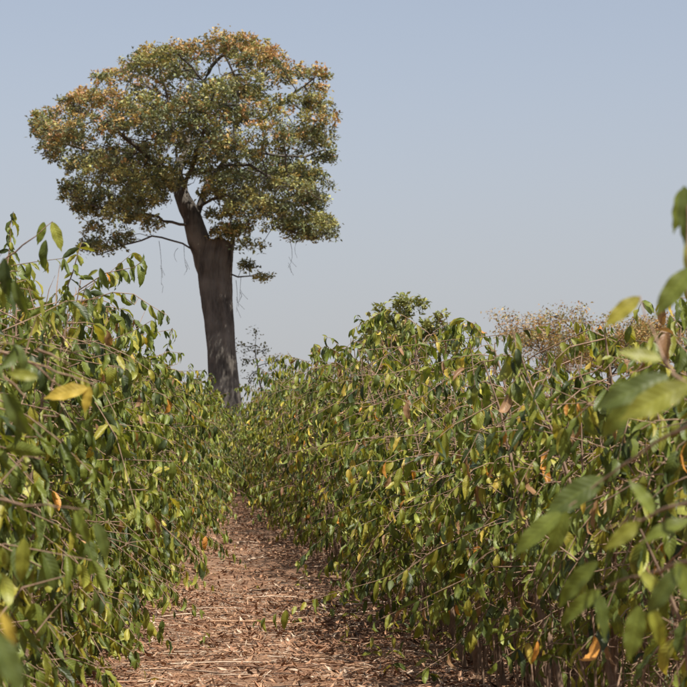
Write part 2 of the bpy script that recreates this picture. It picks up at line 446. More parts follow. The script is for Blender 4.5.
# row lines: edge of the foliage towards the path, by distance
def left_edge(y): return float(np.interp(y, [0, 4, 8, 14, 30, 45, 60], [-.56, -.60, -.58, -.55, -.22, -.02, .0]))
def right_edge(y): return float(np.interp(y, [0, 4, 9, 14, 22, 38, 50, 60], [1.75, 1.64, 1.36, 1.36, 1.02, .50, .38, .3]))
def left_h(y): return float(np.interp(y, [0, 6, 11, 20, 34, 48, 60], [2.45, 2.8, 3.08, 3.0, 2.95, 2.9, 2.7]))
def right_h(y): return float(np.interp(y, [0, 5, 13, 16, 20, 34, 48, 60], [2.0, 2.15, 2.5, 2.85, 3.0, 3.0, 2.85, 2.6]))

rng = np.random.default_rng(5)
near = []; far_spots = []
y = 3.2; i = 0
while y < 56:
    for sd3 in (-1, 1):
        yy = y+rng.uniform(-.22, .22); rad = .92*rng.uniform(.86, 1.14)
        xx = (left_edge(yy)-rad*.93) if sd3 < 0 else (right_edge(yy)+rad*.95)
        xx += rng.normal(0, .07)
        h = (left_h(yy) if sd3 < 0 else right_h(yy))*rng.uniform(.86, 1.08)
        zz = float(ground_z(xx, yy))
        (near if yy < 18.5 else far_spots).append((sd3, xx, yy, zz, rad, h, i)); i += 1
    y += 1.02 if y < 19 else 1.12

bushes = []
for (sd3, xx, yy, zz, rad, h, i) in near:
    dry = sd3 > 0
    b = gen_bush(1000+i, h, rad, skirt=.72 if not dry else .34, low=.06 if not dry else .25, dry=dry, lowd=.12 if not dry else .5, floor=.10 if not dry else (1.0 if yy < 9.5 else .45 if yy < 16 else .38),
                 nlat=30 if not dry else 17, bare=.10 if not dry else .15, nshoot=int(rng.integers(1, 5)), nstem=5 if not dry else 9,
                 xlim=(-sd3, (left_edge(yy)-xx if sd3 < 0 else xx-right_edge(yy))+.06) if yy < 10 else None)
    bushes.append(b)
# which leaves can be picked apart in the photograph: coarse depth test over all near bushes
allP, allB, allI, allL = [], [], [], []
for k, b in enumerate(bushes):
    base = np.array(near[k][1:4])
    c = b['P']+base+nrm(b['D'])*b['L'][:, None]*.5
    allP.append(c); allB.append(np.full(len(c), k)); allI.append(np.arange(len(c))); allL.append(b['L'])
allP = np.concatenate(allP); allB = np.concatenate(allB); allI = np.concatenate(allI); allL = np.concatenate(allL)
px, py, dd = project(allP)
ok = (dd > .5) & (px > -6) & (px < RES+6) & (py > -6) & (py < RES+6) & (allL*FPX/dd > 10)
cell = {}
picked = [[] for _ in bushes]
order = np.argsort(dd)
for q in order:
    if not ok[q]: continue
    key = (int(px[q]//6), int(py[q]//6)); cnt = cell.get(key, 0)
    if cnt < 2: picked[allB[q]].append((dd[q]/allL[q], allI[q]))
    r = int(max(0, min(3, allL[q]*FPX/dd[q]*.22//6)))
    for a in range(-r, r+1):
        for c in range(-r, r+1):
            k2 = (key[0]+a, key[1]+c); cell[k2] = cell.get(k2, 0)+1
G_L = 'coffee bushes of the taller greener row'
G_R = 'coffee bushes of the drier row with bare stems'
L_L = 'tall leafy green coffee bush in the row that is leafy down to the path'
L_R = 'wilted coffee bush in the drier row showing bare brown stems at its foot'
near_roots = []
for k, b in enumerate(bushes):
    sd3, xx, yy, zz, rad, h, i = near[k]
    single = [t[1] for t in sorted(picked[k])[:290]]
    root = build_bush(b, (xx, yy, zz), np.array(single, int))
    tag(root, L_L if sd3 < 0 else L_R, 'coffee bush', G_L if sd3 < 0 else G_R)
    near_roots.append(root)

# farther bushes: a few built, the rest copies of them
proto = {-1: [], 1: []}
nv_ = 5
for sd3 in (-1, 1):
    for k in range(nv_):
        b = gen_bush(2000+k*7+sd3, 2.7, .95, skirt=.72 if sd3 < 0 else .6, low=.08 if sd3 < 0 else .12, dry=sd3 > 0, nlat=25, bare=.12, nstem=5, nshoot=4)
        proto[sd3].append(b)
used = {}
def place_far(sd3, xx, yy, zz, rad, h, label, group):
    k = int(rng.integers(0, nv_)); key = (sd3, k)
    if key not in used:
        used[key] = build_bush(proto[sd3][k], (0, 0, 0), np.array([], int)); r = used[key]
    else: r = copy_tree(used[key])
    r.location = (xx, yy, zz); r.rotation_euler = (0, 0, rng.uniform(0, 6.28)); s = rad/.95
    r.scale = (s, s, h/2.7)
    tag(r, label, 'coffee bush', group)
    return r
for (sd3, xx, yy, zz, rad, h, i) in far_spots:
    place_far(sd3, xx, yy, zz, rad, h, L_L if sd3 < 0 else L_R, G_L if sd3 < 0 else G_R)
# bushes that close the end of the path before the big tree
for (x, y_, h) in ((-.3, 54.0, 2.55), (.6, 55.0, 2.4), (1.7, 57.0, 2.7), (-1.2, 57.0, 2.8)):
    place_far(1 if x > 0 else -1, x, y_, float(ground_z(x, y_)), .95, h, 'coffee bush closing off the path at the foot of the big tree', 'coffee bushes at the foot of the big tree')
# the next row on either side
for yy in np.arange(9, 58, 1.35):
    place_far(-1, -4.1+rng.normal(0, .1), yy, float(ground_z(-4.1, yy)), .95, 2.5*rng.uniform(.9, 1.05), 'coffee bush of the next row behind the taller greener row', 'coffee bushes of the next row behind the green one')
for yy in np.arange(14, 60, 1.35):
    xx = max(right_edge(yy), 1.2)+3.7
    place_far(1, xx+rng.normal(0, .1), yy, float(ground_z(xx, yy)), .95, 2.3*rng.uniform(.9, 1.05), 'coffee bush of the next row behind the drier row', 'coffee bushes of the next row behind the dry one')

# ------------------------------------------------------------ leaf litter on the path
LIT = np.array([(.36, .20, .12), (.43, .265, .165), (.27, .145, .088), (.20, .115, .075), (.52, .40, .30), (.10, .068, .052)])
def make_litter():
    g = np.random.default_rng(21)
    n = 52000
    u = g.random(n)
    yy = np.where(g.random(n) < .55, 9.5+u*12, 16+u*32)
    xx = g.uniform(-1.5, 4.2, n)
    keep = (np.sin(xx*2.1+yy*.7)+np.sin(xx*.9-yy*1.9+1)+np.sin(xx*4.3+yy*2.6)+g.normal(0, 1.0, n)) > -1.3
    xx, yy = xx[keep], yy[keep]; n = len(xx)
    zz = ground_z(xx, yy)+g.uniform(.008, .04, n)
    a = g.uniform(0, 6.28, n)
    D = np.stack([np.cos(a), np.sin(a)*.8, g.normal(0, .22, n)], -1)
    N = np.stack([g.normal(0, .45, n), g.normal(0, .45, n), np.ones(n)], -1)
    T = [leaf_template(np.random.default_rng(300+k), 3, 3, width=g.uniform(.14, .25), fold=g.uniform(-.3, 1.1), curl=g.uniform(-1.2, 1.6), wave=.03, twist=g.normal(0, .8)) for k in range(8)]
    c = g.choice(6, n, p=[.29, .21, .2, .12, .09, .09])
    me = leaf_batch('fallen_leaves', np.stack([xx, yy, zz], -1), D, N, g.uniform(.035, .105, n), g.integers(0, 8, n), LIT[c]*g.uniform(.8, 1.15, (n, 1)), T, M_LITTER)
    tag(link('leaf_litter', me), 'dry pinkish brown fallen leaves covering the path', 'leaf litter', kind='stuff')
    # straw and broken twigs
    paths, tint = [], []
    m = 14000
    yy = np.where(g.random(m) < .6, 9.5+g.random(m)*12, 16+g.random(m)*30)
    xx = g.uniform(-1.5, 4.2, m); a = g.normal(0, .55, m)+np.pi*(g.random(m) < .5); big = g.random(m) < .04
    a = np.where(g.random(m) < .3, g.uniform(0, 6.28, m), a)
    ln = np.where(big, g.uniform(.35, .9, m), g.uniform(.06, .28, m)); rr = np.where(big, g.uniform(.004, .009, m), g.uniform(.0015, .004, m))
    dx, dy = np.cos(a)*ln/2, np.sin(a)*ln/2
    lift = g.uniform(.012, .05, m)
    for k in range(m):
        p0 = np.array([xx[k]-dx[k], yy[k]-dy[k], float(ground_z(xx[k]-dx[k], yy[k]-dy[k]))+lift[k]])
        p2 = np.array([xx[k]+dx[k], yy[k]+dy[k], float(ground_z(xx[k]+dx[k], yy[k]+dy[k]))+lift[k]+g.normal(0, .012)])
        p1 = (p0+p2)/2+np.array([0, ln[k]*g.normal(0, .06), abs(g.normal(0, .01))])
        paths.append((np.array([p0, p1, p2]), np.full(3, rr[k])))
    V, F = tubes(paths, 3)
    c = g.choice(6, m, p=[.2, .25, .12, .12, .25, .06])
    tag(link('straw_litter', mesh_np('straw', V, F, M_LITTER, True, np.repeat(LIT[c]*g.uniform(.8, 1.2, (m, 1)), 9, 0))),
        'pale dry straw and broken twigs strewn over the path', 'straw', kind='stuff')
make_litter()

# ------------------------------------------------------------ trees
def colonize(pos, par, attr, step, infl, kill, iters, jit=.12, seed=0):
    g = np.random.default_rng(seed)
    pos = [np.array(p, float) for p in pos]; par = list(par)
    A = np.array(attr); alive = np.ones(len(A), bool)
    P = np.array(pos)
    best = np.full(len(A), 1e9); bi = np.zeros(len(A), int)
    def update(start):
        nonlocal best, bi
        Q = np.array(pos[start:])
        if not len(Q): return
        d = np.linalg.norm(A[:, None]-Q[None], axis=2); m = d.argmin(1); dm = d[np.arange(len(A)), m]
        b = dm < best; best = np.where(b, dm, best); bi = np.where(b, m+start, bi)
    update(0)
    cnt = {}
    for it in range(iters):
        alive &= best > kill
        act = alive & (best < infl)
        if not act.any():
            if not alive.any(): break
            act = alive & (best <= best[alive].min()+1e-6)
        start = len(pos)
        for nidx in np.unique(bi[act]):
            if cnt.get(nidx, 0) > 6: alive[act & (bi == nidx)] = False; continue
            cnt[nidx] = cnt.get(nidx, 0)+1
            v = nrm(A[act & (bi == nidx)]-pos[nidx]).sum(0)
            v = v/(np.linalg.norm(v)+1e-6)+g.normal(0, jit, 3); v /= np.linalg.norm(v)+1e-9
            pos.append(pos[nidx]+v*step); par.append(int(nidx))
        update(start)
    return np.array(pos), np.array(par), A

def branch_paths(pos, par, tip_r, expo, rmax):
    n = len(pos); kids = [[] for _ in range(n)]
    for i_, p in enumerate(par):
        if p >= 0: kids[p].append(i_)
    r = np.zeros(n)
    for i_ in range(n-1, -1, -1):
        r[i_] = tip_r if not kids[i_] else min(rmax, sum(r[k]**expo for k in kids[i_])**(1/expo))
    paths = []; stack = [(0, None)]
    roots = [i_ for i_ in range(n) if par[i_] < 0]
    stack = [(q, None) for q in roots]
    while stack:
        s0, pa = stack.pop()
        chain = [] if pa is None else [pa]
        cur = s0; rad = [] if pa is None else [min(r[pa], r[s0]*1.25)]
        while True:
            chain.append(cur); rad.append(r[cur])
            ks = sorted(kids[cur], key=lambda k: -r[k])
            for k in ks[1:]: stack.append((k, cur))
            if not ks: break
            cur = ks[0]
        if len(chain) > 1: paths.append((pos[chain], np.array(rad)))
    tips = np.array([i_ for i_ in range(n) if not kids[i_]])
    return paths, r, tips

TREE_D = 62.0
def tp(px_, py_, dy=0): 
    return np.array(at(px_, py_, TREE_D+dy))
def in_poly(x, y, poly):
    poly = np.array(poly); c = np.zeros(len(x), bool); j = len(poly)-1
    for i_ in range(len(poly)):
        xi, yi = poly[i_]; xj, yj = poly[j]
        c ^= ((yi > y) != (yj > y)) & (x < (xj-xi)*(y-yi)/(yj-yi+1e-12)+xi); j = i_
    return c

T_TREE = [leaf_template(np.random.default_rng(500+k), 3, 3, width=rt.uniform(.27, .38), fold=rt.uniform(.0, .6), curl=rt.uniform(-.2, .9), wave=.0, twist=rt.normal(0, .2)) for k in range(6)]

def tufts(name, A, per, size, pick_tint, seed, mat=M_TREE_LEAF, spread=.10, up=.35):
    g = np.random.default_rng(seed)
    n = len(A)*per
    base = np.repeat(A, per, 0)+g.normal(0, spread, (n, 3))
    d = g.normal(0, 1, (n, 3)); d[:, 2] = d[:, 2]*.7+up; d = nrm(d)
    N = g.normal(0, .5, (n, 3))+np.array([0, 0, 1.2])
    t = np.repeat(pick_tint(A, g), per, 0)*g.uniform(.75, 1.25, (n, 1))*g.uniform(.92, 1.08, (n, 3))
    return leaf_batch(name, base, d, N, g.uniform(*size, n), g.integers(0, len(T_TREE), n), t, T_TREE, mat)

def make_big_tree():
    g = np.random.default_rng(77)
    gz = float(ground_z(0, TREE_D)); basep = tp(222, 480); base = np.array([basep[0], TREE_D, gz])
    root = link('shade_tree', None, loc=base)
    tag(root, 'tall lone tree with thick dark trunk and broad rust tinged olive crown', 'tree')
    # trunk
    lev = np.array([(500, 193, 262), (480, 198, 255), (455, 203, 249), (430, 206.5, 245.5), (412, 208, 242.5), (395, 208.5, 239.5), (370, 208, 236.5), (348, 207, 234.8),
                    (320, 204, 233.3), (300, 201, 232), (280, 199, 231.5), (265, 198, 232), (252, 200, 233.2), (240, 204, 235.2)], float)
    pys = np.concatenate([np.linspace(500, 300, 56), np.linspace(297, 240, 26)]); o = np.argsort(lev[:, 0])
    lx = np.interp(pys, lev[o, 0], lev[o, 1]); rx = np.interp(pys, lev[o, 0], lev[o, 2])
    K = 112; th = np.arange(K)/K*2*np.pi; V = []; crack = np.cumsum(g.normal(0, .06, (len(pys), 3)), 0); chip = g.normal(0, 1, (len(pys)+6, K))
    for k, py_ in enumerate(pys):
        c = tp((lx[k]+rx[k])/2, py_); hw = (rx[k]-lx[k])/2*TREE_D/FPX
        tw = k*.012
        f = 1+.075*np.cos(3*th+1.0+tw)+.055*np.cos(5*th+.4-tw*2)+.035*np.cos(9*th+2+tw*3)+.018*np.sin(14*th+k*.11)+.012*np.sin(23*th-k*.2)
        f += .030*(np.abs(np.sin(11*th+crack[k, 0]))**.6-.6)+.022*(np.abs(np.sin(17*th+1+crack[k, 1]))**.6-.6)+.020*np.clip(chip[k:k+6].mean(0)*1.8, -1, 1)
        zt = 0
        if k >= len(pys)-3: zt = (.05*np.sin(3*th+.5)+.04*np.sin(7*th)+g.normal(0, .015, K))*(k-len(pys)+4)/3
        V.append(np.stack([c[0]+hw*f*np.cos(th), c[1]+hw*.92*f*np.sin(th), c[2]+zt+0*th], -1))
    c = tp((lx[-1]+rx[-1])/2, 246); hw = (rx[-1]-lx[-1])/2*TREE_D/FPX
    V.append(np.stack([c[0]+hw*.6*np.cos(th), c[1]+hw*.55*np.sin(th), c[2]-.1+g.normal(0, .06, K)], -1))
    V = np.concatenate(V); nr = len(pys)+1
    i_ = np.arange(nr-1)[:, None]*K; j = np.arange(K)[None]; j2 = (j+1) % K
    F = [np.stack([i_+j, i_+j2, i_+K+j2, i_+K+j], -1).reshape(-1, 4), np.array([[(nr-1)*K+q for q in range(K)]])]
    link('trunk', mesh_np('trunk', V-base, F, M_BARK), root)
    # main limbs, laid out as the tree grows
    L = {}
    pos, par = [], []
    def limb(pts, parent=-1):
        ids = []
        for q, p in enumerate(pts):
            P_ = tp(*p)
            if q == 0 and parent >= 0:
                ids.append(parent); continue
            prev = ids[-1] if ids else -1
            if prev >= 0:
                a_ = pos[prev]; dist = np.linalg.norm(P_-a_); m = max(1, int(dist/.3))
                for s_ in range(1, m+1):
                    pos.append(a_+(P_-a_)*s_/m+(g.normal(0, .025, 3) if s_ < m else 0)); par.append(prev); prev = len(pos)-1
            else:
                pos.append(P_); par.append(-1); prev = len(pos)-1
            ids.append(prev)
        return ids
    A_ = limb([(212, 285, 0), (203, 252, 0), (194.5, 227, 0), (187, 207, -.1), (181, 193, 0), (178, 172, .3), (176, 145, .6), (170, 115, .8), (165, 85, .5)])
    B_ = limb([(0, 0), (199, 207, .1), (207, 185, .2), (222, 165, .2), (233, 148, .1), (235, 120, 0), (238, 85, -.2), (225, 55, -.2)], A_[2])
    limb([(0, 0), (170, 240, -.3), (152, 236, -.5), (132, 243, -.8), (112, 250, -1.0), (98, 255, -1.1)], A_[1])
    limb([(0, 0), (172, 222, -.6), (150, 215, -1.2), (122, 212, -1.8), (92, 205, -2.3), (70, 195, -2.4)], A_[2])
    limb([(0, 0), (158, 182, .6), (128, 168, 1.0), (95, 152, 1.4), (62, 142, 1.2), (40, 132, .8)], A_[4])
    limb([(0, 0), (158, 165, -1.2), (128, 140, -2.2), (98, 118, -2.8)], A_[5])
    limb([(0, 0), (195, 160, -1.3), (205, 125, -2.3), (215, 90, -2.6)], A_[4])
    limb([(0, 0), (185, 150, 1.6), (195, 115, 2.8), (205, 80, 3.0)], A_[5])
    limb([(0, 0), (255, 151, .4), (280, 156, .6), (305, 157, .7), (325, 150, .6)], B_[4])
    limb([(0, 0), (262, 120, -.5), (288, 98, -.8), (312, 80, -.9)], B_[5])
    limb([(0, 0), (250, 165, -1.5), (275, 180, -2.2), (300, 190, -2.4), (320, 200, -2.2)], B_[3])
    limb([(0, 0), (225, 195, -1.0), (248, 203, -1.5), (270, 216, -1.7), (292, 232, -1.6), (318, 238, -1.4)], B_[1])
    limb([(0, 0), (232, 205, 1.4), (262, 195, 2.3), (295, 205, 2.4)], B_[2])
    limb([(226, 272, 0), (238, 277, -.2), (250, 276, -.3), (262, 272, -.4)])
    n0 = len(pos)
    # foliage clumps inside the crown outline
    OUT = [(25, 128), (40, 108), (62, 98), (88, 84), (112, 62), (128, 50), (146, 47), (151, 34), (172, 40), (196, 38), (212, 30), (236, 28), (258, 38), (274, 42), (282, 58), (298, 58), (316, 66), (334, 68),
           (326, 84), (330, 104), (334, 122), (331, 142), (336, 160), (322, 172), (330, 192), (322, 208), (334, 228), (340, 238), (318, 250), (300, 246), (286, 236), (272, 252), (262, 284), (250, 278),
           (240, 250), (222, 236), (205, 215), (170, 205), (150, 222), (140, 236), (120, 250), (98, 264), (85, 246), (90, 226), (66, 208), (60, 188), (66, 172), (48, 160), (40, 142)]
    cx, cy = 190, 145
    lobes = []; tries = 0
    edge = np.array([(a[0]*(1-t)+b[0]*t, a[1]*(1-t)+b[1]*t) for a, b in zip(OUT, OUT[1:]+OUT[:1]) for t in (0, .25, .5, .75)])
    while len(lobes) < 126 and tries < 60000:
        tries += 1
        x = g.uniform(20, 345); y_ = g.uniform(24, 290)
        if not in_poly(np.array([x]), np.array([y_]), OUT)[0]: continue
        dmin = np.hypot(edge[:, 0]-x, edge[:, 1]-y_).min()
        if dmin < 5: continue
        half = 4.3*math.sqrt(max(0, 1-(1-min(dmin/95, 1))**2))
        dy = half*(1-abs(g.normal(0, .22)))*(-1 if g.random() < .58 else 1) if g.random() < .72 else g.uniform(-half, half)
        # open under the right hand horizontals and around the fork
        if 245 < x < 312 and 146 < y_ < 170 and dy < 1.5: continue
        if y_ > 190 and 150 < x < 208: continue
        if y_ > 215 and g.random() < .25: continue
        rl = min(g.uniform(.62, 1.12), dmin*TREE_D/FPX*1.15+.05)
        p = tp(x, y_, dy)
        if any(np.linalg.norm((p-q)*np.array([1, 1, 1.25])) < .55*(rl+rq) for q, rq, _c in lobes): continue
        lobes.append((p, rl, g.random()))
    for (x, y_, dy, rl) in ((225, 232, -.9, .42), (248, 268, -.3, .35), (262, 279, -.4, .3), (300, 240, -1.5, .5), (325, 238, -1.4, .45), (100, 252, -1.0, .5), (120, 245, -.9, .45), (250, 205, -1.2, .6), (275, 215, -1.4, .5), (82, 200, -2.2, .55), (70, 190, -1.5, .45), (105, 208, -1.8, .6), (130, 218, -1.2, .5), (95, 232, -1.3, .45), (90, 250, -.6, .4), (145, 205, -2.2, .55), (310, 200, 1.5, .5), (322, 222, .5, .45), (318, 185, -1.8, .5), (40, 128, .6, .45), (60, 140, -.4, .5), (50, 150, .8, .4), (290, 228, .8, .4), (205, 176, 1.2, .55), (214, 198, -.9, .5), (224, 216, -1.1, .45), (172, 182, -1.6, .6), (160, 202, .9, .5), (196, 165, -1.6, .55), (220, 180, -1.4, .55), (217, 236, -.75, .28), (233, 240, -.6, .28), (150, 228, -.9, .4), (240, 232, -1.2, .42)):
        lobes.append((tp(x, y_, dy), rl, g.random()))
    A, LH, TOPN = [], [], []
    for p, rl, hue in lobes:
        m = int(64*rl**1.7)+8
        e = nrm(g.normal(0, 1, (m, 3))); e[:, 2] = np.where(e[:, 2] < -.25, -e[:, 2], e[:, 2])
        rr2 = g.uniform(.30, 1.25, (m, 1))**.5*(1+.18*np.sin(e[:, :1]*5+e[:, 1:2]*4+hue*9))
        A.append(p+e*rr2*rl*np.array([1, 1, .62])); LH.append(np.full(m, hue)); TOPN.append(e[:, 2])
    A = np.concatenate(A); LH = np.concatenate(LH); TOPN = np.concatenate(TOPN)
    P_, R_, _ = colonize(pos, par, A, .26, 3.2, .30, 80, seed=4)
    paths, r, tips = branch_paths(P_, R_, .010, 2.5, .30)
    # the old leader stays thick up to the fork
    for p in paths:
        if np.linalg.norm(p[0][0]-tp(212, 285)) < .05:
            zf = p[0][:, 2]; p[1][:] = np.maximum(p[1], np.interp(zf, [tp(0, 285)[2], tp(0, 252)[2], tp(0, 227)[2], tp(0, 205)[2], tp(0, 185)[2], tp(0, 165)[2], tp(0, 120)[2]], [.38, .38, .33, .28, .2, .14, .05]))
            p[1][:] *= 1+.05*np.sin(np.arange(len(p[1]))*1.7)
    big = [p for p in paths if p[1].max() > .075]; small = [p for p in paths if p[1].max() <= .075]
    for p in big:
        v, f = tubes([p], 14 if p[1].max() > .2 else 9); v = v+g.normal(0, .012, v.shape); link('limb', mesh_np('limb', v-base, f, M_BARK if p[1].max() > .2 else M_LIMB), root)
    v, f = tubes(small, 4); tag(link('branches', mesh_np('branches', v-base, f, M_LIMB), root), kind='stuff')
    TP = np.array([(.150, .165, .075), (.122, .138, .078), (.080, .092, .056), (.27, .255, .095), (.34, .25, .095), (.36, .215, .10)])
    TP = TP*1.14
    lob_c = np.array([q[0] for q in lobes]); lob_h = np.array([q[2] for q in lobes]); lob_r = np.array([q[1] for q in lobes])
    def pick(A__, g_):
        # yellow and rust tints likelier towards the top of each bough; boughs differ in how far they have turned
        n_ = len(A__); qx, qy, _d = project(A__)
        d = np.linalg.norm(A__[:, None]-lob_c[None], axis=2)/lob_r[None]; j = d.argmin(1); hue = lob_h[j]
        outer = np.clip((A__[:, 2]-lob_c[j, 2])/(.62*lob_r[j]), -1, 1)
        hi = np.clip((170-qy)/120, 0, 1)*np.clip(.45+np.clip((200-qx)/150, 0, 1)+.4*(qx > 205), 0, 1.1)
        rust = (.95*hi*(hue > .2)+.03)*np.clip(.5+outer, .1, 1.2)
        yel = (.14+.45*(hue < .5))*np.clip(.55+.7*outer, .1, 1.2)
        u = g_.random(n_); k = g_.choice(3, n_, p=[.46, .36, .18])
        k = np.where(u < yel, 3, k); k = np.where(g_.random(n_) < rust, np.where(g_.random(n_) < .55, 4, 5), k)
        return TP[k]
    tipP = P_[tips]
    allA = np.concatenate([A, tipP[tipP[:, 2] > tp(0, 262)[2]]])
    me = tufts('foliage', allA-base, 11, (.09, .165), lambda a, g_: pick(a+base, g_), 9, spread=.06)
    cr = link('crown', me, root); tag(cr, kind='stuff')
    # dry hanging strands under the low limbs
    st = []
    for (x, y0, y1) in ((159, 241, 285), (184, 244, 268), (178, 248, 262), (236, 280, 312), (241, 276, 300), (290, 240, 268), (298, 240, 258)):
        m = 5; s_ = np.linspace(0, 1, m); p0 = tp(x, y0, -.8); p1 = tp(x+g.uniform(-3, 3), y1, -.8)
        st.append((p0+(p1-p0)*s_[:, None]+np.outer(s_*(1-s_), g.normal(0, .3, 3)), .009*(1-.6*s_)))
        if y1-y0 > 20: 
            for q in range(3):
                e = p0+(p1-p0)*g.uniform(.5, .95); st.append((np.array([e, e+np.array([.06, 0, -.12]), e+np.array([g.normal(.1, .1), 0, -.32])]), np.full(3, .005)))
    v, f = tubes(st, 3); tag(link('hanging_strands', mesh_np('strands', v-base, f, M_LIMB), root), kind='stuff')
make_big_tree()

def make_small_tree(name, label, D, stem_px, clumps, per, size, pal, pw, seed, tip_r, rmax, step, spread=.06, nat=9, kill=None, up=.3):
    g = np.random.default_rng(seed)
    sc = D/FPX
    W_ = lambda x, y_, dy=0: np.array(at(x, y_, D))+np.array([0, dy, 0])
    p0 = W_(*stem_px[0]); gz = float(ground_z(p0[0], D)); base = np.array([p0[0], D, gz])
    root = link(name, None, loc=base); tag(root, label, 'tree')
    pts = [np.array([p0[0], D, gz-.05])]+[W_(*q) for q in stem_px]
    pos, par = [pts[0]], [-1]
    for q in pts[1:]:
        a_ = pos[-1]; m = max(1, int(np.linalg.norm(q-a_)/step))
        for s_ in range(1, m+1): pos.append(a_+(q-a_)*s_/m+g.normal(0, step*.06, 3)); par.append(len(pos)-2)
    A = []
    for (x, y_, dy, rx, ry, n) in clumps:
        e = nrm(g.normal(0, 1, (n, 3)))*g.random((n, 1))**.5*np.array([rx*sc, rx*sc, ry*sc]); A.append(W_(x, y_, dy)+e)
    A = np.concatenate(A)
    P_, R_, _ = colonize(pos, par, A, step, step*14, kill or step*1.1, 90, seed=seed)
    paths, r, tips = branch_paths(P_, R_, tip_r, 2.3, rmax)
    trunk = paths[0]; 
    v, f = tubes([trunk], 8); link('trunk', mesh_np('trunk', v-base, f, M_LIMB), root)
    v, f = tubes(paths[1:], 4); tag(link('branches', mesh_np('branches', v-base, f, M_LIMB), root), kind='stuff')
    pal = np.array(pal)
    me = tufts('foliage', np.concatenate([A, P_[tips]])-base, per, size, lambda a, g_: pal[g_.choice(len(pal), len(a), p=pw)], seed+1, spread=spread, up=up)
    tag(link('crown', me, root), kind='stuff')
g = np.random.default_rng(8)
make_small_tree('sapling', 'thin sparse sapling beside the thick trunk of the big tree', 66, [(262, 412), (264, 398), (258, 375), (255, 350), (256, 335)],
    [(256, 333, 0, 5, 5, 6), (247, 348, .2, 8, 5, 8), (262, 350, -.3, 10, 4, 9), (275, 362, 0, 11, 4, 10), (268, 374, .3, 14, 4, 11), (250, 378, -.2, 7, 5, 6), (247, 362, .2, 6, 3, 5), (282, 360, 0, 6, 3, 4), (240, 345, 0, 4, 3, 3)],
    6, (.07, .14), [(.11, .12, .065), (.15, .15, .075), (.08, .085, .05)], [.5, .3, .2], 31, .008, .055, .14, spread=.10)
cl = []
for k in range(46):
    a = g.uniform(0, 6.28); rr = g.random()**.5
    cl.append((411+math.cos(a)*rr*44, 335+math.sin(a)*rr*(34 if math.sin(a) < 0 else 30), g.normal(0, .35), 9, 8, 14))
make_small_tree('small_round_tree', 'rounded small tree with grey green round leaves rising behind the dry coffee row', 36, [(412, 430), (411, 400), (411, 370)],
    cl, 6, (.075, .13), [(.24, .255, .085), (.20, .22, .085), (.28, .27, .085), (.28, .10, .06)], [.45, .3, .23, .02], 41, .005, .06, .10, spread=.035)
cl = []
for (x, y_, n) in ((512, 320, 5), (525, 328, 9), (540, 332, 12), (556, 336, 14), (560, 328, 9), (575, 340, 16), (548, 345, 14), (592, 342, 16), (585, 332, 9), (610, 345, 16), (628, 348, 14), (640, 342, 14), (655, 335, 16), (668, 328, 14), (684, 322, 14), (700, 325, 14), (720, 330, 14), (600, 360, 20), (570, 358, 20), (640, 362, 20), (670, 350, 20), (700, 352, 20), (545, 362, 14), (540, 322, 4), (570, 318, 3), (650, 322, 5), (618, 334, 12), (626, 338, 14), (634, 334, 14), (642, 330, 10), (604, 336, 12)):
    for q in range(5): cl.append((x+g.normal(0, 10), y_+g.normal(4, 6), g.normal(0, 1.2), 17, 7, n+4))
make_small_tree('dry_season_tree', 'spreading feathery orange brown tree beyond the dry coffee row', 58, [(615, 460), (612, 420), (608, 390), (610, 375)],
    cl, 8, (.06, .12), [(.34, .22, .085), (.29, .16, .065), (.22, .20, .07), (.37, .27, .11), (.16, .16, .06)], [.28, .22, .24, .12, .14], 51, .006, .12, .2, spread=.10)

# ------------------------------------------------------------ branches that reach close to the viewpoint
H_SHAPES = [dict(width=.175, fold=.3, curl=.55, wave=.018, twist=.1, side=.05), dict(width=.17, fold=.5, curl=.9, wave=.02, twist=-.3, side=-.06), dict(width=.205, fold=.25, curl=.25, wave=.022, twist=.2, side=0.)]
H_T = [leaf_template(np.random.default_rng(700+k), 17, 7, **p) for k, p in enumerate(H_SHAPES)]
H_MESH = {}
def reaching_branch(root, leaves, twigs, seed, rtw=.0045):
    g = np.random.default_rng(seed); base = np.array(root.location)
    for li, (bx, by, tx, ty, D, c, dd_) in enumerate(leaves):
        p = np.array(at(bx, by, D)); q = np.array(at(tx, ty, D+dd_)); d = q-p; Ln = np.linalg.norm(d)*1.06
        s = int(g.integers(0, 3)) if li > 2 else 2
        n = np.array([g.normal(0, .2), -1.0, .55])+g.normal(0, .15, 3)
        if (s, c) not in H_MESH:
            v, f, u = H_T[s]; H_MESH[(s, c)] = mesh_np('leaf', v, [f], M_LEAF, True, np.tile(PAL[c], (len(v), 1)), u)
        Fr = frames(d[None], n[None])[0]
        o = bpy.data.objects.new('leaf', H_MESH[(s, c)]); col.objects.link(o); o.parent = root
        o.matrix_basis = Matrix.Translation(p-base) @ Matrix(Fr.tolist()).to_4x4() @ Matrix.Scale(float(Ln), 4)
    pa = []
    for tw in twigs:
        pts = np.array([at(*q) for q in tw])-base
        s = np.linspace(0, len(pts)-1, 3*len(pts)); k = np.minimum(s.astype(int), len(pts)-2); fr = (s-k)[:, None]
        pp = pts[k]*(1-fr)+pts[k+1]*fr+g.normal(0, .003, (len(s), 3))
        pa.append((pp, np.linspace(rtw, rtw*.35, len(s)) if root is not rr_ else np.linspace(rtw*.3, rtw, len(s))))
    for t in pa:
        v, f = tubes([t], 6); link('branch', mesh_np('branch', v, f, M_TWIG), root)
def near_root(sd3, yq):
    c = [(abs(n_[2]-yq), k) for k, n_ in enumerate(near) if n_[0] == sd3]; return near_roots[min(c)[1]]
rr_ = near_root(1, 4.2)
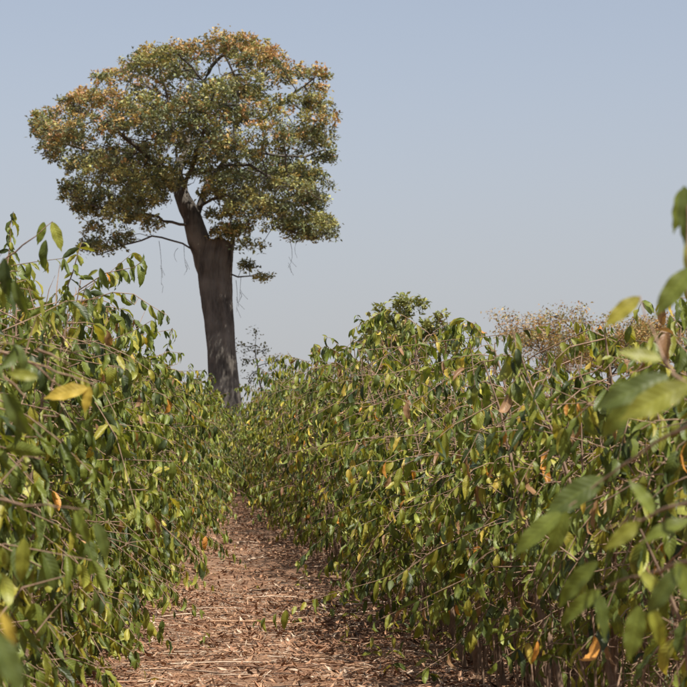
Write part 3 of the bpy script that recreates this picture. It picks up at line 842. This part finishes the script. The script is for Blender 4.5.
reaching_branch(rr_, [
    (640, 297, 605, 324, 4.2, 4, 0), (692, 268, 656, 312, 3.8, 0, 0), (684, 186, 687, 242, 3.9, 1, 0), (680, 190, 676, 232, 3.95, 0, 0), (688, 240, 692, 280, 3.9, 3, 0),
    (668, 376, 598, 405, 3.6, 1, -.02), (690, 384, 622, 416, 3.55, 3, 0), (655, 372, 690, 412, 3.7, 0, 0), (640, 385, 605, 440, 3.8, 0, 0), (662, 360, 620, 350, 3.8, 3, 0),
    (604, 478, 546, 512, 4.5, 1, 0), (562, 512, 512, 552, 4.5, 0, 0), (566, 508, 552, 560, 4.6, 0, 0), (690, 520, 642, 538, 4.0, 0, 0), (640, 522, 606, 548, 4.1, 3, 0), (655, 515, 632, 480, 4.1, 0, 0),
    (680, 566, 648, 616, 3.6, 1, 0), (676, 562, 700, 610, 3.6, 0, 0), (640, 572, 668, 600, 3.9, 3, 0), (600, 590, 556, 622, 4.4, 0, 0), (598, 562, 552, 606, 4.3, 0, .05), (596, 592, 608, 640, 4.4, 1, 0), (640, 606, 628, 660, 4.2, 0, 0), (648, 604, 668, 652, 4.2, 3, 0)],
    [[(692, 180, 3.9), (687, 215, 3.9), (690, 300, 3.9), (697, 380, 3.9)], [(640, 296, 4.2), (652, 335, 4.1), (672, 372, 3.9), (700, 392, 3.8)], [(560, 512, 4.5), (604, 478, 4.5), (660, 440, 4.2), (700, 420, 4.0)],
     [(598, 530, 4.2), (640, 520, 4.1), (670, 506, 4.0), (700, 502, 3.9)], [(596, 590, 4.4), (640, 575, 4.1), (680, 562, 3.7), (705, 556, 3.6)]], 61)
rr_['label'] = 'coffee bush whose big leaved branches arch out in front of the dry row'
rl_ = near_root(-1, 5.2)
rl_['label'] = 'green row coffee bush with one long yellow leaf among bare twigs'
reaching_branch(rl_, [
    (88, 388, 45, 396, 6.0, 5, 0), (90, 386, 84, 412, 6.0, 5, 0), (38, 378, 8, 372, 4.6, 3, 0), (4, 392, 30, 442, 4.4, 1, 0), (24, 538, 22, 584, 5.0, 3, 0), (74, 512, 92, 545, 5.0, 0, 0), (96, 522, 110, 560, 5.0, 1, 0), (84, 508, 66, 540, 5.0, 0, 0),
    (-6, 632, 24, 694, 2.7, 1, 0), (0, 612, 18, 650, 2.75, 5, 0), (-6, 640, -2, 700, 2.7, 0, 0), (46, 240, 40, 272, 9.0, 1, 0), (52, 222, 62, 250, 9.0, 3, 0), (44, 222, 38, 244, 9.0, 0, 0), (100, 268, 108, 290, 9.5, 1, 0), (98, 270, 86, 276, 9.5, 3, 0),
    (4, 258, 6, 300, 6.0, 2, 0), (14, 280, 24, 318, 6.0, 1, 0)],
    [[(-4, 350, 6), (40, 366, 6), (88, 382, 6), (96, 388, 6)], [(18, 352, 6), (40, 370, 6.05), (64, 390, 6.1)], [(0, 374, 6), (26, 396, 6)], [(38, 350, 6.1), (70, 364, 6.2)], [(5, 352, 6), (14, 378, 6)],
     [(-6, 498, 5.3), (30, 506, 5.2), (60, 506, 5.1), (92, 512, 5.0)], [(0, 264, 9.1), (30, 240, 9), (52, 222, 9)]], 62)

# ------------------------------------------------------------ low sprouts on the path
def sprout(px_, py_, n, hgt, seed, label, group='low coffee sprouts on the litter'):
    g = np.random.default_rng(seed)
    # where the sight line meets the ground
    D = 8.0
    while D < 60 and at(px_, py_, D).z > float(ground_z(at(px_, py_, D).x, D)): D += .1
    p = at(px_, py_, D); base = Vector((p.x, p.y, float(ground_z(p.x, p.y))))
    root = link('coffee_sprout', None, loc=base); tag(root, label, 'seedling', group)
    s = np.linspace(0, 1, 5); sp = np.stack([g.normal(0, .02)*s, g.normal(0, .02)*s, hgt*s-.01], -1)
    v, f = tubes([(sp, .004*(1-.5*s))], 5); link('stem', mesh_np('stem', v, f, M_STEM), root)
    for k in range(n):
        a = k*2.4+g.uniform(-.3, .3); d = np.array([math.cos(a), math.sin(a), g.uniform(-.9, .1)]); q = sp[min(4, 1+k % 4)]
        Fr = frames(d[None], np.array([[0, -.4, 1.]]))[0]
        o = bpy.data.objects.new('leaf', leaf_mesh(int(g.integers(0, NS)), int(g.choice([0, 1, 3, 4])))); col.objects.link(o); o.parent = root
        o.matrix_basis = Matrix.Translation(q) @ Matrix(Fr.tolist()).to_4x4() @ Matrix.Scale(float(g.uniform(.08, .13)), 4)
for k, (x, y_, n, hh) in enumerate(((332, 622, 5, .16), (318, 612, 3, .12), (345, 650, 5, .2), (372, 660, 6, .25), (259, 590, 3, .06), (300, 628, 3, .10), (200, 560, 4, .2), (205, 650, 4, .14), (402, 640, 7, .3))):
    sprout(x, y_, n, hh, 900+k, 'small leafy coffee sprout rising from the dry litter of the path')
for k, (x, y_, n, hh) in enumerate(((350, 625, 9, .42), (385, 618, 10, .5), (420, 645, 12, .55), (392, 678, 9, .4), (445, 668, 12, .55), (470, 640, 12, .65), (500, 676, 14, .6), (365, 600, 8, .45), (300, 592, 7, .3), (335, 600, 8, .4), (530, 660, 12, .6), (430, 690, 10, .45))):
    sprout(x, y_, n, hh, 950+k, 'knee high leafy coffee sucker in the shade at the foot of the dry row', 'coffee suckers at the foot of the dry row')
